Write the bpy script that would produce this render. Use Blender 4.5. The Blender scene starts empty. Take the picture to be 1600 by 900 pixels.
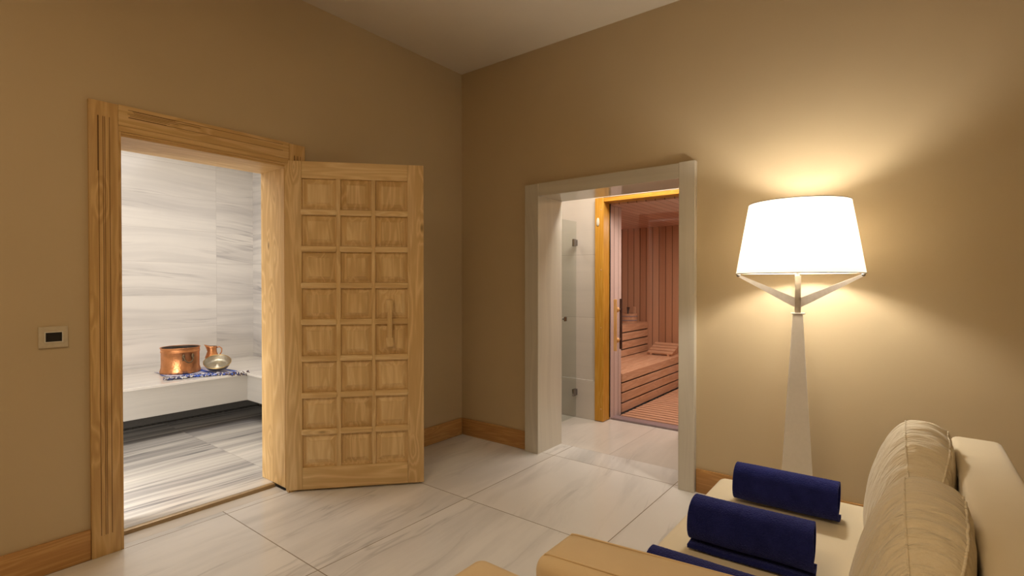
import bpy, bmesh, math, random
from mathutils import Vector, Matrix, noise as mnoise
PI = math.pi; R = math.radians
scene = bpy.context.scene
C = scene.collection

# ------------------------------------------------------------------ camera, world, exposure, lights
cam_d = bpy.data.cameras.new('camera'); cam = bpy.data.objects.new('camera', cam_d); C.objects.link(cam)
cam_d.sensor_width = 36; cam_d.lens = 36*798.5/1600; cam_d.clip_start = 0.02
cam.location = (3.023, -3.199, 1.3); cam.rotation_euler = (R(90-0.574), 0, R(37.783))
scene.camera = cam
w = bpy.data.worlds.new('world'); scene.world = w; w.use_nodes = True
w.node_tree.nodes['Background'].inputs[0].default_value = (0.9, 0.85, 0.8, 1)
w.node_tree.nodes['Background'].inputs[1].default_value = 0.02
vs = scene.view_settings
vs.view_transform = 'Standard'; vs.look = 'None'; vs.gamma = 1; vs.use_curve_mapping = False
vs.exposure = 0.0

def area(name, loc, size, power, col, rot=(0, 0, 0), sizey=None, spread=None):
    d = bpy.data.lights.new(name, 'AREA'); d.energy = power; d.color = col; d.size = size
    if sizey: d.shape = 'RECTANGLE'; d.size_y = sizey
    if spread: d.spread = spread
    o = bpy.data.objects.new(name, d); C.objects.link(o); o.location = loc; o.rotation_euler = rot
    return o
LAMP_W = 205.0       # bulb emission strength of the floor lamp
area('bath_ceiling_light', (-1.35, -1.8, 2.74), 1.3, 37, (1.0, 0.965, 0.925), sizey=1.5)
area('bath_fill_light', (-0.45, -2.9, 0.55), 0.5, 32, (1.0, 0.96, 0.91), rot=(R(90), 0, R(30)), sizey=0.5)  # added low fill, unseen, to brighten the floor under the bath bench
area('hall_ceiling_light', (1.3, 0.50, 2.56), 0.8, 23, (1.0, 0.92, 0.82), sizey=0.35)
area('shower_fill_light', (-0.1, 0.72, 2.50), 0.4, 6, (1.0, 0.88, 0.76), sizey=0.35)  # added fill to lift the dark shower behind the glass
area('sauna_ceiling_light', (1.5, 2.0, 1.98), 0.5, 22.0, (1.0, 0.88, 0.78), sizey=0.5)
area('lounge_fill_light', (2.1, -3.6, 3.04), 0.9, 30, (1.0, 0.75, 0.46), sizey=0.9)  # added ambient fill, unseen behind the viewer

# ------------------------------------------------------------------ node helpers
class G:
    def __init__(s, name, rough=0.5, spec=0.5):
        s.m = bpy.data.materials.new(name); s.m.use_nodes = True; s.t = s.m.node_tree
        s.b = s.t.nodes['Principled BSDF']; s.b.inputs['Roughness'].default_value = rough
        s.b.inputs['Specular IOR Level'].default_value = spec
        s.tc = s.t.nodes.new('ShaderNodeTexCoord')
        s.obj = s.tc.outputs['Object']
    def put(s, sock, v):
        if v is None: return
        if isinstance(v, bpy.types.NodeSocket): s.t.links.new(v, sock)
        else:
            if isinstance(v, (tuple, list)) and len(v) == 3 and sock.type == 'RGBA': v = (*v, 1)
            sock.default_value = v
    def math(s, op, a, b=None, c=None):
        n = s.t.nodes.new('ShaderNodeMath'); n.operation = op
        s.put(n.inputs[0], a); s.put(n.inputs[1], b); s.put(n.inputs[2], c); return n.outputs[0]
    def sep(s, v):
        n = s.t.nodes.new('ShaderNodeSeparateXYZ'); s.put(n.inputs[0], v); return n.outputs
    def comb(s, x, y, z):
        n = s.t.nodes.new('ShaderNodeCombineXYZ')
        for i, q in enumerate((x, y, z)): s.put(n.inputs[i], q)
        return n.outputs[0]
    def noise(s, v, scale, detail=3, rough=0.5, dist=0.0):
        n = s.t.nodes.new('ShaderNodeTexNoise'); s.put(n.inputs['Vector'], v)
        n.inputs['Scale'].default_value = scale; n.inputs['Detail'].default_value = detail
        n.inputs['Roughness'].default_value = rough; n.inputs['Distortion'].default_value = dist
        return n.outputs['Fac']
    def white(s, v):
        n = s.t.nodes.new('ShaderNodeTexWhiteNoise'); n.noise_dimensions = '3D'; s.put(n.inputs['Vector'], v); return n.outputs['Value']
    def voro(s, v, scale):
        n = s.t.nodes.new('ShaderNodeTexVoronoi'); s.put(n.inputs['Vector'], v); n.inputs['Scale'].default_value = scale
        return n.outputs['Distance'], n.outputs['Color']
    def ramp(s, f, stops):
        n = s.t.nodes.new('ShaderNodeValToRGB'); s.put(n.inputs[0], f); e = n.color_ramp.elements
        while len(e) < len(stops): e.new(0.5)
        for i, (p, c) in enumerate(stops):
            e[i].position = p
            if not isinstance(c, (tuple, list)): c = (c, c, c)
            e[i].color = (*c, 1)
        return n.outputs[0]
    def mix(s, f, a, b, mode='MIX'):
        n = s.t.nodes.new('ShaderNodeMix'); n.data_type = 'RGBA'; n.blend_type = mode
        s.put(n.inputs[0], f); s.put(n.inputs[6], a); s.put(n.inputs[7], b); return n.outputs[2]
    def rand(s):
        return s.t.nodes.new('ShaderNodeObjectInfo').outputs['Random']
    def bump(s, h, strength=0.2, dist=0.01):
        n = s.t.nodes.new('ShaderNodeBump'); n.inputs['Strength'].default_value = strength; n.inputs['Distance'].default_value = dist
        s.put(n.inputs['Height'], h); s.t.links.new(n.outputs[0], s.b.inputs['Normal'])
    def col(s, c): s.put(s.b.inputs['Base Color'], c)
    def set(s, k, v): s.put(s.b.inputs[k], v)

def plain(name, col, rough=0.5, metal=0.0, spec=0.5, bump=0.0, bscale=60, vary=0.06):
    g = G(name, rough, spec); n = g.noise(g.obj, bscale, 4)
    lo = tuple(c*(1-vary) for c in col); hi = tuple(min(1, c*(1+vary)) for c in col)
    g.col(g.ramp(n, [(0.3, lo), (0.7, hi)])); g.set('Metallic', metal)
    if bump: g.bump(n, bump, 0.004)
    return g.m

def paint(name, col, bump=0.12):
    g = G(name, 0.55, 0.35)
    n = g.noise(g.obj, 1.3, 3); f = g.noise(g.obj, 90, 3)
    g.col(g.ramp(n, [(0.3, tuple(c*0.97 for c in col)), (0.7, tuple(c*1.03 for c in col))])); g.bump(f, bump, 0.002)
    return g.m

def marble(name, a, b, base=(0.72, 0.69, 0.65), dark=(0.36, 0.34, 0.34), ta=1.0, tb=1.0, oa=0.0, ob=0.0, freq=5.0,
           stretch=0.28, lo=0.36, hi=0.62, amount=0.8, line=0.5, joint=0.0022, rough=0.16, tilt=0.04, jointcol=(0.3, 0.27, 0.23), spec=0.5):
    """veins run along axis a; b is the axis across them"""
    g = G(name, rough, spec); P = g.sep(g.obj)
    A = P['XYZ'.index(a)] if len(a) == 1 else g.math('ADD', P[0], P[1])
    B = P['XYZ'.index(b)] if len(b) == 1 else g.math('ADD', P[0], P[1])
    ua = g.math('DIVIDE', g.math('SUBTRACT', A, oa), ta); ub = g.math('DIVIDE', g.math('SUBTRACT', B, ob), tb)
    ia = g.math('FLOOR', ua); ib = g.math('FLOOR', ub)
    rnd = g.white(g.comb(ia, ib, 3.3)); rnd2 = g.white(g.comb(ia, ib, 8.1))
    tl = g.math('MULTIPLY', A, g.math('ADD', tilt*0.4, g.math('MULTIPLY', rnd2, tilt)))
    soft = g.math('MULTIPLY', g.noise(g.comb(A, B, rnd), 0.9, 1), 0.22)
    Bt = g.math('ADD', g.math('ADD', B, tl), soft)
    v = g.comb(g.math('MULTIPLY', A, stretch), g.math('MULTIPLY', Bt, freq), g.math('MULTIPLY', rnd, 37))
    n1 = g.noise(v, 1.0, 6, 0.62)
    band = g.ramp(n1, [(lo, 1.0), (hi, 0.0)])
    v2 = g.comb(g.math('MULTIPLY', A, stretch*1.3), g.math('MULTIPLY', Bt, freq*1.4), g.math('ADD', g.math('MULTIPLY', rnd, 91), 5))
    n2 = g.noise(v2, 1.0, 4, 0.55)
    thin = g.ramp(g.math('ABSOLUTE', g.math('SUBTRACT', n2, 0.5)), [(0.0, 1.0), (0.022, 0.0)])
    msk = g.ramp(g.noise(g.comb(g.math('MULTIPLY', A, 0.9), g.math('MULTIPLY', B, 2.2), g.math('MULTIPLY', rnd, 50)), 1.2, 2), [(0.45, 0.0), (0.62, 1.0)])
    cl = g.noise(g.comb(A, B, rnd), 2.0, 4)
    f = g.math('MULTIPLY', band, amount)
    f = g.math('ADD', f, g.math('MULTIPLY', g.math('MULTIPLY', thin, msk), line))
    f = g.math('MULTIPLY', f, g.math('ADD', 0.65, g.math('MULTIPLY', rnd2, 0.5)))
    f = g.math('MINIMUM', f, 1.0)
    bc = g.mix(cl, tuple(c*0.93 for c in base), tuple(min(1, c*1.05) for c in base))
    c = g.mix(f, bc, dark)
    if joint:
        fa = g.math('SUBTRACT', ua, ia); fb = g.math('SUBTRACT', ub, ib)
        da = g.math('MULTIPLY', g.math('MINIMUM', fa, g.math('SUBTRACT', 1.0, fa)), ta)
        db = g.math('MULTIPLY', g.math('MINIMUM', fb, g.math('SUBTRACT', 1.0, fb)), tb)
        j = g.math('LESS_THAN', g.math('MINIMUM', da, db), joint)
        c = g.mix(j, c, jointcol)
        g.bump(g.math('SUBTRACT', 1.0, j), 0.25, 0.001)
    g.col(c); return g.m

def wood(name, c_lo, c_mid, c_hi, axis='Z', ring=9.0, rough=0.42, knots=0.6, fine=0.35, spec=0.35, scl=1.0):
    g = G(name, rough, spec); P = list(g.sep(g.obj)); r = g.rand()
    i = 'XYZ'.index(axis); o = [k for k in range(3) if k != i]
    off = g.math('MULTIPLY', r, 53.0)
    L = P[i]; U = g.math('ADD', P[o[0]], off); V = P[o[1]]
    v = g.comb(g.math('MULTIPLY', U, ring*scl), g.math('MULTIPLY', V, ring*scl), g.math('ADD', g.math('MULTIPLY', L, 0.9*scl), off))
    kd, kc = g.voro(g.comb(g.math('MULTIPLY', U, 7.0), g.math('MULTIPLY', V, 7.0), g.math('ADD', g.math('MULTIPLY', L, 2.6), off)), 1.0)
    pull = g.ramp(kd, [(0.0, 1.0), (0.32, 0.0)])
    n = g.noise(v, 1.0, 3, 0.5, 0.4)
    n = g.math('ADD', n, g.math('MULTIPLY', pull, 0.25))
    wv = g.math('ABSOLUTE', g.math('SINE', g.math('MULTIPLY', n, 24.0)))
    grain = g.noise(g.comb(g.math('MULTIPLY', U, 240), g.math('MULTIPLY', V, 240), g.math('MULTIPLY', L, 7)), 1.0, 3)
    f = g.math('ADD', g.math('MULTIPLY', wv, 0.55), g.math('MULTIPLY', grain, fine))
    f = g.math('ADD', f, g.math('MULTIPLY', g.math('SUBTRACT', r, 0.5), 0.35))
    c = g.ramp(f, [(0.05, c_hi), (0.45, c_mid), (1.0, c_lo)])
    if knots:
        kn = g.ramp(kd, [(0.03, 1.0), (0.085, 0.0)])
        kn = g.math('MULTIPLY', kn, g.math('GREATER_THAN', g.sep(kc)[0], 1-knots*0.5))
        c = g.mix(g.math('MULTIPLY', kn, 0.75), c, tuple(q*0.35 for q in c_lo))
    g.col(c); g.bump(g.math('ADD', wv, grain), 0.10, 0.0015); return g.m

def boards(name, across, pitch, c_lo, c_hi, along='Z', seam=(0.06, 0.025, 0.015), sw=0.004, rough=0.5, off=0.0, spec=0.3):
    """tongue-and-groove boards: a surface pattern"""
    g = G(name, rough, spec); P = g.sep(g.obj); A = P['XYZ'.index(across)]; L = P['XYZ'.index(along)]
    u = g.math('DIVIDE', g.math('SUBTRACT', A, off), pitch); iu = g.math('FLOOR', u); fu = g.math('SUBTRACT', u, iu)
    r = g.white(g.comb(iu, 1.7, 4.2))
    gr = g.noise(g.comb(g.math('MULTIPLY', A, 70), g.math('MULTIPLY', L, 2.0), g.math('MULTIPLY', r, 40)), 1.0, 4)
    f = g.math('ADD', g.math('MULTIPLY', r, 0.65), g.math('MULTIPLY', gr, 0.45))
    c = g.ramp(f, [(0.1, c_lo), (0.9, c_hi)])
    d = g.math('MULTIPLY', g.math('MINIMUM', fu, g.math('SUBTRACT', 1.0, fu)), pitch)
    c = g.mix(g.ramp(d, [(0.0, 1.0), (min(sw, 0.9), 0.0)]), c, seam)
    g.col(c); g.bump(g.ramp(d, [(0.0, 0.0), (sw*1.5, 1.0)]), 0.5, 0.004); return g.m

def fabric(name, col, scale=420, bump=0.25, sheen=0.2, rough=0.85, vary=0.05):
    g = G(name, rough, 0.2); n = g.noise(g.obj, scale, 2); l = g.noise(g.obj, 4, 3)
    g.col(g.mix(l, tuple(c*(1-vary) for c in col), tuple(min(1, c*(1+vary)) for c in col)))
    g.set('Sheen Weight', sheen); g.bump(n, bump, 0.0015); return g.m

def glass(name, tint=(0.9, 0.93, 0.92), refl=(0.9, 0.9, 0.95), ior=1.5, rough=0.0):
    m = bpy.data.materials.new(name); m.use_nodes = True; t = m.node_tree; t.nodes.clear()
    out = t.nodes.new('ShaderNodeOutputMaterial'); tr = t.nodes.new('ShaderNodeBsdfTransparent'); gl = t.nodes.new('ShaderNodeBsdfGlossy')
    mx = t.nodes.new('ShaderNodeMixShader'); fr = t.nodes.new('ShaderNodeFresnel')
    tr.inputs[0].default_value = (*tint, 1); gl.inputs[0].default_value = (*refl, 1); gl.inputs['Roughness'].default_value = rough; fr.inputs[0].default_value = ior
    ge = t.nodes.new('ShaderNodeNewGeometry'); iv = t.nodes.new('ShaderNodeMath'); iv.operation = 'SUBTRACT'; iv.inputs[0].default_value = 1
    ml = t.nodes.new('ShaderNodeMath'); ml.operation = 'MULTIPLY'; t.links.new(ge.outputs['Backfacing'], iv.inputs[1]); t.links.new(fr.outputs[0], ml.inputs[0]); t.links.new(iv.outputs[0], ml.inputs[1]); t.links.new(ml.outputs[0], mx.inputs[0]); t.links.new(tr.outputs[0], mx.inputs[1]); t.links.new(gl.outputs[0], mx.inputs[2]); t.links.new(mx.outputs[0], out.inputs[0])
    return m

def emit(name, col, strength):
    m = bpy.data.materials.new(name); m.use_nodes = True; t = m.node_tree; t.nodes.clear()
    out = t.nodes.new('ShaderNodeOutputMaterial'); e = t.nodes.new('ShaderNodeEmission')
    e.inputs[0].default_value = (*col, 1); e.inputs[1].default_value = strength; t.links.new(e.outputs[0], out.inputs[0]); return m

# ------------------------------------------------------------------ mesh helpers
def box(bm, x0, x1, y0, y1, z0, z1, bev=0.0, seg=2):
    if x0 > x1: x0, x1 = x1, x0
    if y0 > y1: y0, y1 = y1, y0
    if z0 > z1: z0, z1 = z1, z0
    vs_ = [bm.verts.new((x, y, z)) for z in (z0, z1) for x, y in ((x0, y0), (x1, y0), (x1, y1), (x0, y1))]
    F = [(3, 2, 1, 0), (4, 5, 6, 7), (0, 1, 5, 4), (1, 2, 6, 5), (2, 3, 7, 6), (3, 0, 4, 7)]
    fs = [bm.faces.new([vs_[i] for i in f]) for f in F]
    if bev:
        es = list({e for f in fs for e in f.edges})
        bmesh.ops.bevel(bm, geom=es, offset=bev, segments=seg, affect='EDGES', profile=0.5)
    return vs_

def tube(bm, pts, r, n=10, close=False, caps=True):
    pts = [Vector(p) for p in pts]; rs = r if isinstance(r, (list, tuple)) else [r]*len(pts)
    rings = []; up = None
    for i, p in enumerate(pts):
        if close: d = pts[(i+1) % len(pts)]-pts[i-1]
        else: d = pts[min(i+1, len(pts)-1)]-pts[max(i-1, 0)]
        d.normalize()
        if up is None: up = Vector((0, 0, 1)) if abs(d.z) < 0.9 else Vector((1, 0, 0))
        a = d.cross(up)
        if a.length < 1e-5: a = d.cross(Vector((1, 0.3, 0)))
        a.normalize(); b = a.cross(d).normalized(); up = b
        rings.append([bm.verts.new(p+(a*math.cos(2*PI*k/n)+b*math.sin(2*PI*k/n))*rs[i]) for k in range(n)])
    m = len(rings)
    for i in range(m if close else m-1):
        A, B = rings[i], rings[(i+1) % m]
        for k in range(n): bm.faces.new((A[k], A[(k+1) % n], B[(k+1) % n], B[k]))
    if caps and not close: bm.faces.new(rings[0][::-1]); bm.faces.new(rings[-1])

def lathe(bm, prof, n=48, c=(0, 0, 0), sx=1.0, sy=1.0, close=False):
    rings = []
    for r, z in prof:
        rings.append([bm.verts.new((c[0]+sx*r*math.cos(2*PI*k/n), c[1]+sy*r*math.sin(2*PI*k/n), c[2]+z)) for k in range(n)] if r > 1e-6 else [bm.verts.new((c[0], c[1], c[2]+z))])
    m = len(rings)
    for i in range(m if close else m-1):
        A, B = rings[i], rings[(i+1) % m]
        if len(A) == 1 and len(B) == 1: continue
        for k in range(n):
            k2 = (k+1) % n
            if len(A) == 1: bm.faces.new((A[0], B[k2], B[k]))
            elif len(B) == 1: bm.faces.new((A[k], A[k2], B[0]))
            else: bm.faces.new((A[k], A[k2], B[k2], B[k]))

def sphere(bm, c, r, u=20, v=12, s=(1, 1, 1)):
    bmesh.ops.create_uvsphere(bm, u_segments=u, v_segments=v, radius=r, matrix=Matrix.Translation(c) @ Matrix.Diagonal((*s, 1)))

def obj(name, bm, mat, parent=None, smooth=False, loc=None, rot=None):
    bmesh.ops.recalc_face_normals(bm, faces=bm.faces)
    me = bpy.data.meshes.new(name); bm.to_mesh(me); bm.free()
    for m in (mat if isinstance(mat, (list, tuple)) else [mat]): me.materials.append(m)
    if smooth:
        for p in me.polygons: p.use_smooth = True
        if smooth == 'auto': me.set_sharp_from_angle(angle=R(35))
    o = bpy.data.objects.new(name, me); C.objects.link(o)
    if parent: o.parent = parent
    if loc: o.location = loc
    if rot: o.rotation_euler = rot
    return o
def tag(o, label, cat, group=None, kind=None):
    o['label'] = label; o['category'] = cat
    if group: o['group'] = group
    if kind: o['kind'] = kind
    return o
def thing(name, label, cat, loc=(0, 0, 0), rz=0, group=None, kind=None):
    o = bpy.data.objects.new(name, None); C.objects.link(o); o.location = loc; o.rotation_euler = (0, 0, rz); o.empty_display_size = 0.1
    return tag(o, label, cat, group, kind)
def B(*boxes, bev=0.0, seg=2):
    bm = bmesh.new()
    for b in boxes: box(bm, *b, bev=bev, seg=seg)
    return bm
def struct(name, bm, mat, label, cat, smooth=False):
    return tag(obj(name, bm, mat, None, smooth), label, cat, None, 'structure')

# ------------------------------------------------------------------ materials
WALLC = (0.545, 0.432, 0.268)
M_wall = paint('tan_paint', WALLC)
M_ceil = paint('ceiling_paint', (0.66, 0.58, 0.46), 0.18)
M_hall = marble('hall_wall_stone', 'X', 'Z', base=(0.66, 0.61, 0.56), dark=(0.52, 0.48, 0.45), ta=1.2, tb=0.6, ob=0.37, amount=0.35, line=0.2, joint=0.0015, rough=0.25, jointcol=(0.42, 0.38, 0.34))
M_floor = marble('polished_marble_floor', 'Y', 'X', base=(0.76, 0.745, 0.72), dark=(0.40, 0.395, 0.39), ta=0.975, tb=0.92, oa=0.03, ob=0.0, freq=3.6, stretch=0.5, lo=0.34, hi=0.56, amount=0.55, line=0.55, rough=0.17, tilt=0.16, joint=0.0026, jointcol=(0.27, 0.23, 0.185))
M_thr = marble('threshold_marble', 'Y', 'X', base=(0.64, 0.60, 0.54), dark=(0.45, 0.42, 0.38), ta=3, tb=3, oa=-3.3, ob=-1, freq=9, amount=0.3, line=0.3, joint=0, rough=0.2)
M_hfloor = marble('striped_marble_floor', 'Y', 'X', base=(0.68, 0.64, 0.58), dark=(0.22, 0.21, 0.21), ta=1.05, tb=0.60, oa=-1.47, ob=-0.15, freq=7.0, stretch=0.22, lo=0.36, hi=0.66, amount=1.0, line=0.8, rough=0.22, tilt=0.02, joint=0.0016, jointcol=(0.4, 0.37, 0.34))
M_hwall = marble('striped_marble_wall', 'Y', 'Z', base=(0.74, 0.71, 0.67), dark=(0.40, 0.38, 0.38), ta=1.30, tb=0.335, oa=-0.79, ob=0.17, freq=6.0, stretch=0.30, lo=0.33, hi=0.60, amount=0.62, line=0.7, rough=0.2, tilt=0.05, joint=0.0011, jointcol=(0.5, 0.47, 0.44))
M_hwall2 = marble('striped_marble_side', 'X', 'Z', base=(0.74, 0.71, 0.67), dark=(0.38, 0.36, 0.37), ta=1.30, tb=0.335, oa=-1.0, ob=0.17, freq=6.0, stretch=0.30, lo=0.33, hi=0.60, amount=0.8, line=0.7, rough=0.2, tilt=0.1, joint=0.0011, jointcol=(0.5, 0.47, 0.44))
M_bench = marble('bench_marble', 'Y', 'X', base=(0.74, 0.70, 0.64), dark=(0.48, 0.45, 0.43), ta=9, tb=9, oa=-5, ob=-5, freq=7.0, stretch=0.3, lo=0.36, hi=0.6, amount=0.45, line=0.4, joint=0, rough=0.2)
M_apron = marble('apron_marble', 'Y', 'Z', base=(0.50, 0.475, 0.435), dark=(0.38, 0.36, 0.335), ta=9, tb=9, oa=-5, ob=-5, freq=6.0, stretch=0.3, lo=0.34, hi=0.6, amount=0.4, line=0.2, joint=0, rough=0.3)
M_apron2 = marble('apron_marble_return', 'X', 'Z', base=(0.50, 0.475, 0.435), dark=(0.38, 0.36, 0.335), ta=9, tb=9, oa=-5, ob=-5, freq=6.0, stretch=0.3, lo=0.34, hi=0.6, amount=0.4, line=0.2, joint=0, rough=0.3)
M_case = marble('door_surround_marble', 'Z', 'XY', base=(0.62, 0.575, 0.48), dark=(0.44, 0.40, 0.33), ta=9, tb=9, oa=-5, ob=-9, freq=9.0, stretch=0.22, lo=0.34, hi=0.6, amount=0.45, line=0.25, joint=0, rough=0.16)
M_caseH = marble('door_header_marble', 'X', 'Z', base=(0.62, 0.575, 0.48), dark=(0.44, 0.40, 0.33), ta=9, tb=9, oa=-5, ob=-9, freq=9.0, stretch=0.22, lo=0.34, hi=0.6, amount=0.45, line=0.25, joint=0, rough=0.13)
OAK = ((0.42, 0.225, 0.075), (0.56, 0.335, 0.125), (0.66, 0.43, 0.18))
M_pine = {a: wood('pine_'+a, (0.47, 0.275, 0.10), (0.64, 0.42, 0.175), (0.72, 0.50, 0.24), a, knots=0.7) for a in 'XYZ'}
M_leaf = {a: wood('door_pine_'+a, (0.60, 0.40, 0.175), (0.77, 0.56, 0.285), (0.84, 0.645, 0.36), a, knots=1.0) for a in 'XZ'}
M_base = {a: wood('oak_skirting_'+a, (0.40, 0.20, 0.065), (0.52, 0.285, 0.10), (0.60, 0.36, 0.14), a, ring=14, knots=0, fine=0.5) for a in 'XY'}
M_groove = plain('dark_groove', (0.17, 0.085, 0.03), 0.8)
M_orange = {a: wood('orange_pine_'+a, (0.50, 0.22, 0.022), (0.60, 0.29, 0.035), (0.66, 0.35, 0.06), a, ring=12, knots=0, fine=0.25, rough=0.35) for a in 'XZ'}
M_sauna = {a: wood('sauna_board_'+a, (0.56, 0.33, 0.20), (0.68, 0.42, 0.26), (0.76, 0.50, 0.33), a, ring=10, knots=0, fine=0.3, rough=0.6) for a in 'XYZ'}
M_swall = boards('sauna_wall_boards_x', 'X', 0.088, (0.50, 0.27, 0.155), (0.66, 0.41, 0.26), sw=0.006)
M_swallY = boards('sauna_boards_y_paled', 'Y', 0.088, (0.66, 0.54, 0.50), (0.80, 0.68, 0.64), off=1.2, sw=0.005)  # paled so the return carries the glass reflection in its colour
M_sceil = boards('sauna_ceiling_boards', 'X', 0.088, (0.56, 0.33, 0.24), (0.70, 0.46, 0.36), along='Y', sw=0.005, rough=0.35, spec=0.5)
M_sand = fabric('cream_upholstery', (0.80, 0.70, 0.51), sheen=0.3)
g = G('beige_cushion_cloth', 0.85, 0.2); P = g.sep(g.obj)
wr = g.noise(g.comb(g.math('MULTIPLY', P[0], 7), g.math('MULTIPLY', P[1], 52), g.math('MULTIPLY', P[2], 9)), 1.0, 3, 0.6, 0.6)
msk = g.ramp(P[2], [(0.50, 0.35), (0.70, 1.0)])
g.col((0.88, 0.79, 0.61)); g.set('Sheen Weight', 0.3)
g.bump(g.math('ADD', g.math('MULTIPLY', g.math('MULTIPLY', wr, msk), 1.0), g.math('MULTIPLY', g.noise(g.obj, 350, 2), 0.04)), 1.0, 0.018); M_cush = g.m
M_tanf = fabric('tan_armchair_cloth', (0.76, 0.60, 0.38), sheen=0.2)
M_lampw = plain('white_lacquer', (0.80, 0.76, 0.70), 0.35, vary=0.02)
M_steel = plain('brushed_nickel', (0.78, 0.74, 0.68), 0.42, 0.85, vary=0.05)
M_chrome = plain('chrome', (0.30, 0.28, 0.27), 0.25, 1.0)
M_black = plain('black_plastic_and_shade', (0.012, 0.011, 0.012), 0.35)  # also stands in for shade under the duckboard and behind bench gaps
M_void = plain('recess_shade', (0.19, 0.175, 0.155), 0.8)  # dark tone stands in for the shade under the bath bench
M_plate = plain('champagne_plate', (0.58, 0.50, 0.36), 0.4)
M_brass = plain('brass', (0.55, 0.38, 0.15), 0.35, 1.0)
M_gold = plain('threshold_bronze', (0.42, 0.31, 0.18), 0.4, 0.4)
M_mauve = plain('grey_sill', (0.33, 0.27, 0.29), 0.3)
M_knob = plain('varnished_ball', (0.66, 0.34, 0.12), 0.3)
M_whitecap = plain('ivory_cap', (0.70, 0.66, 0.56), 0.4)

# ------------------------------------------------------------------ room shell
CEIL = 3.085; XR = 4.3; YB = -4.8; WX = -0.015; WY = 0.015
struct('floor', B((-0.05, XR+0.1, YB-0.1, 0.30, -0.06, 0.0)), M_floor, 'pale polished marble floor tiles of the lounge', 'floor')
struct('floor_hall', B((-0.6, 2.7, 0.3005, 1.215, -0.06, 0.0)), marble('hall_floor_marble', 'Y', 'X', base=(0.68, 0.635, 0.58), dark=(0.46, 0.43, 0.40), ta=0.975, tb=0.92, oa=0.30, ob=0.32, freq=3.6, stretch=0.5, amount=0.4, line=0.3, rough=0.14, tilt=0.1, joint=0.0018, jointcol=(0.42, 0.38, 0.34)), 'brighter marble floor beyond the stone doorway', 'floor')
struct('ceiling', B((-0.3, XR+0.1, YB-0.1, 0.30, CEIL, CEIL+0.1)), M_ceil, 'plain cream painted ceiling above the lounge', 'ceiling')
# left wall with the wooden doorway (opening y -2.40..-1.55, z 0..2.04)
struct('wall_left', B((-0.335, WX, YB, -2.40, 0, CEIL), (-0.335, WX, -1.53, 0.25, 0, CEIL), (-0.335, WX, -2.40, -1.53, 2.05, CEIL)), M_wall, 'tan painted wall with the wooden doorway', 'wall')
struct('wall_back', B((-0.015, 0.80, WY, 0.31, 0, CEIL), (1.90, XR, WY, 0.31, 0, CEIL), (0.80, 1.90, WY, 0.31, 1.98, CEIL)), M_wall, 'tan painted wall behind the floor lamp with the stone doorway', 'wall')
struct('wall_right', B((XR, XR+0.1, YB, 0.31, 0, CEIL)), M_wall, 'tan painted wall on the lamp side out of view', 'wall')
struct('wall_front', B((-0.335, XR+0.1, YB-0.1, YB, 0, CEIL)), M_wall, 'tan painted wall behind the viewer', 'wall')

def skirt(name, b, ax, label):
    bm = bmesh.new(); box(bm, *b, bev=0.003)
    struct(name, bm, M_base[ax], label, 'baseboard', 'auto')
skirt('baseboard_left', (WX, 0.0, YB, -2.523, 0.0, 0.141), 'Y', 'oak skirting board left of the wooden doorway')
skirt('baseboard_corner', (WX, 0.0, -1.44, 0.0, 0.0, 0.141), 'Y', 'oak skirting board between the open wooden door and the corner')
skirt('baseboard_back', (0.0, 0.688, 0.0, WY, 0.0, 0.141), 'X', 'oak skirting board from the corner to the stone doorway')
skirt('baseboard_right', (1.988, XR, 0.0, WY, 0.0, 0.146), 'X', 'oak skirting board right of the stone doorway behind the sofa')

# ------------------------------------------------------------------ wooden doorway surround
t = thing('trim_1', 'fluted pine surround lining the left doorway', 'door frame', kind='structure')
random.seed(4)
def fluted(name, y0, y1, z0, z1, vertical):
    bm = bmesh.new(); box(bm, WX, 0.006, y0, y1, z0, z1, bev=0.003)
    o = obj(name, bm, M_pine['Z' if vertical else 'Y'], t, 'auto')
    g = bmesh.new()
    if vertical:
        ym = (y0+y1)/2+0.004; wd = (y1-y0)
        for dy in (-0.21, -0.06, 0.0, 0.16):
            box(g, 0.0055, 0.0068, ym+dy*wd-0.0012, ym+dy*wd+0.0012, z0+0.10, z1-0.07)
        box(g, 0.0058, 0.0075, ym-0.23*wd-0.0022, ym-0.23*wd+0.0018, z1-0.33, z1-0.07)
    else:
        zm = (z0+z1)/2+0.012
        for k in range(5):
            dz = (-1.2+0.6*k)*0.013; a = y0+0.035+random.random()*0.03; L = random.uniform(0.14, 0.34)
            box(g, 0.0058, 0.0072, a, a+L, zm+dz-0.0009, zm+dz+0.0009)
        box(g, 0.0055, 0.0068, y0+0.04, y1-0.04, zm-0.019, zm-0.017); box(g, 0.0055, 0.0068, y0+0.04, y1-0.04, zm+0.018, zm+0.020)
    obj('flute', g, M_groove, o)
fluted('casing_board', -2.522, -2.408, 0.0, 2.160, True)
fluted('casing_board', -1.545, -1.441, 0.0, 2.160, True)
fluted('header_board', -2.408, -1.546, 2.062, 2.163, False)
obj('inner_moulding', B((-0.02, 0.002, -2.408, -1.545, 2.035, 2.062), (-0.02, -0.004, -2.40, -1.55, 2.026, 2.035), bev=0.002), M_pine['Y'], t)
obj('inner_moulding', B((-0.02, 0.002, -2.408, -2.396, 0, 2.035), bev=0.002), M_pine['Z'], t)
obj('rebate_strip', B((-0.03, -0.004, -1.552, -1.545, 0.0, 2.03)), M_pine['Z'], t)
obj('jamb_lining', B((-0.335, -0.04, -1.555, -1.53, 0.021, 2.014), bev=0.002), M_pine['Z'], t)
obj('jamb_lining', B((-0.335, -0.012, -2.42, -2.396, 0.021, 2.014), bev=0.002), M_pine['Z'], t)
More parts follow.
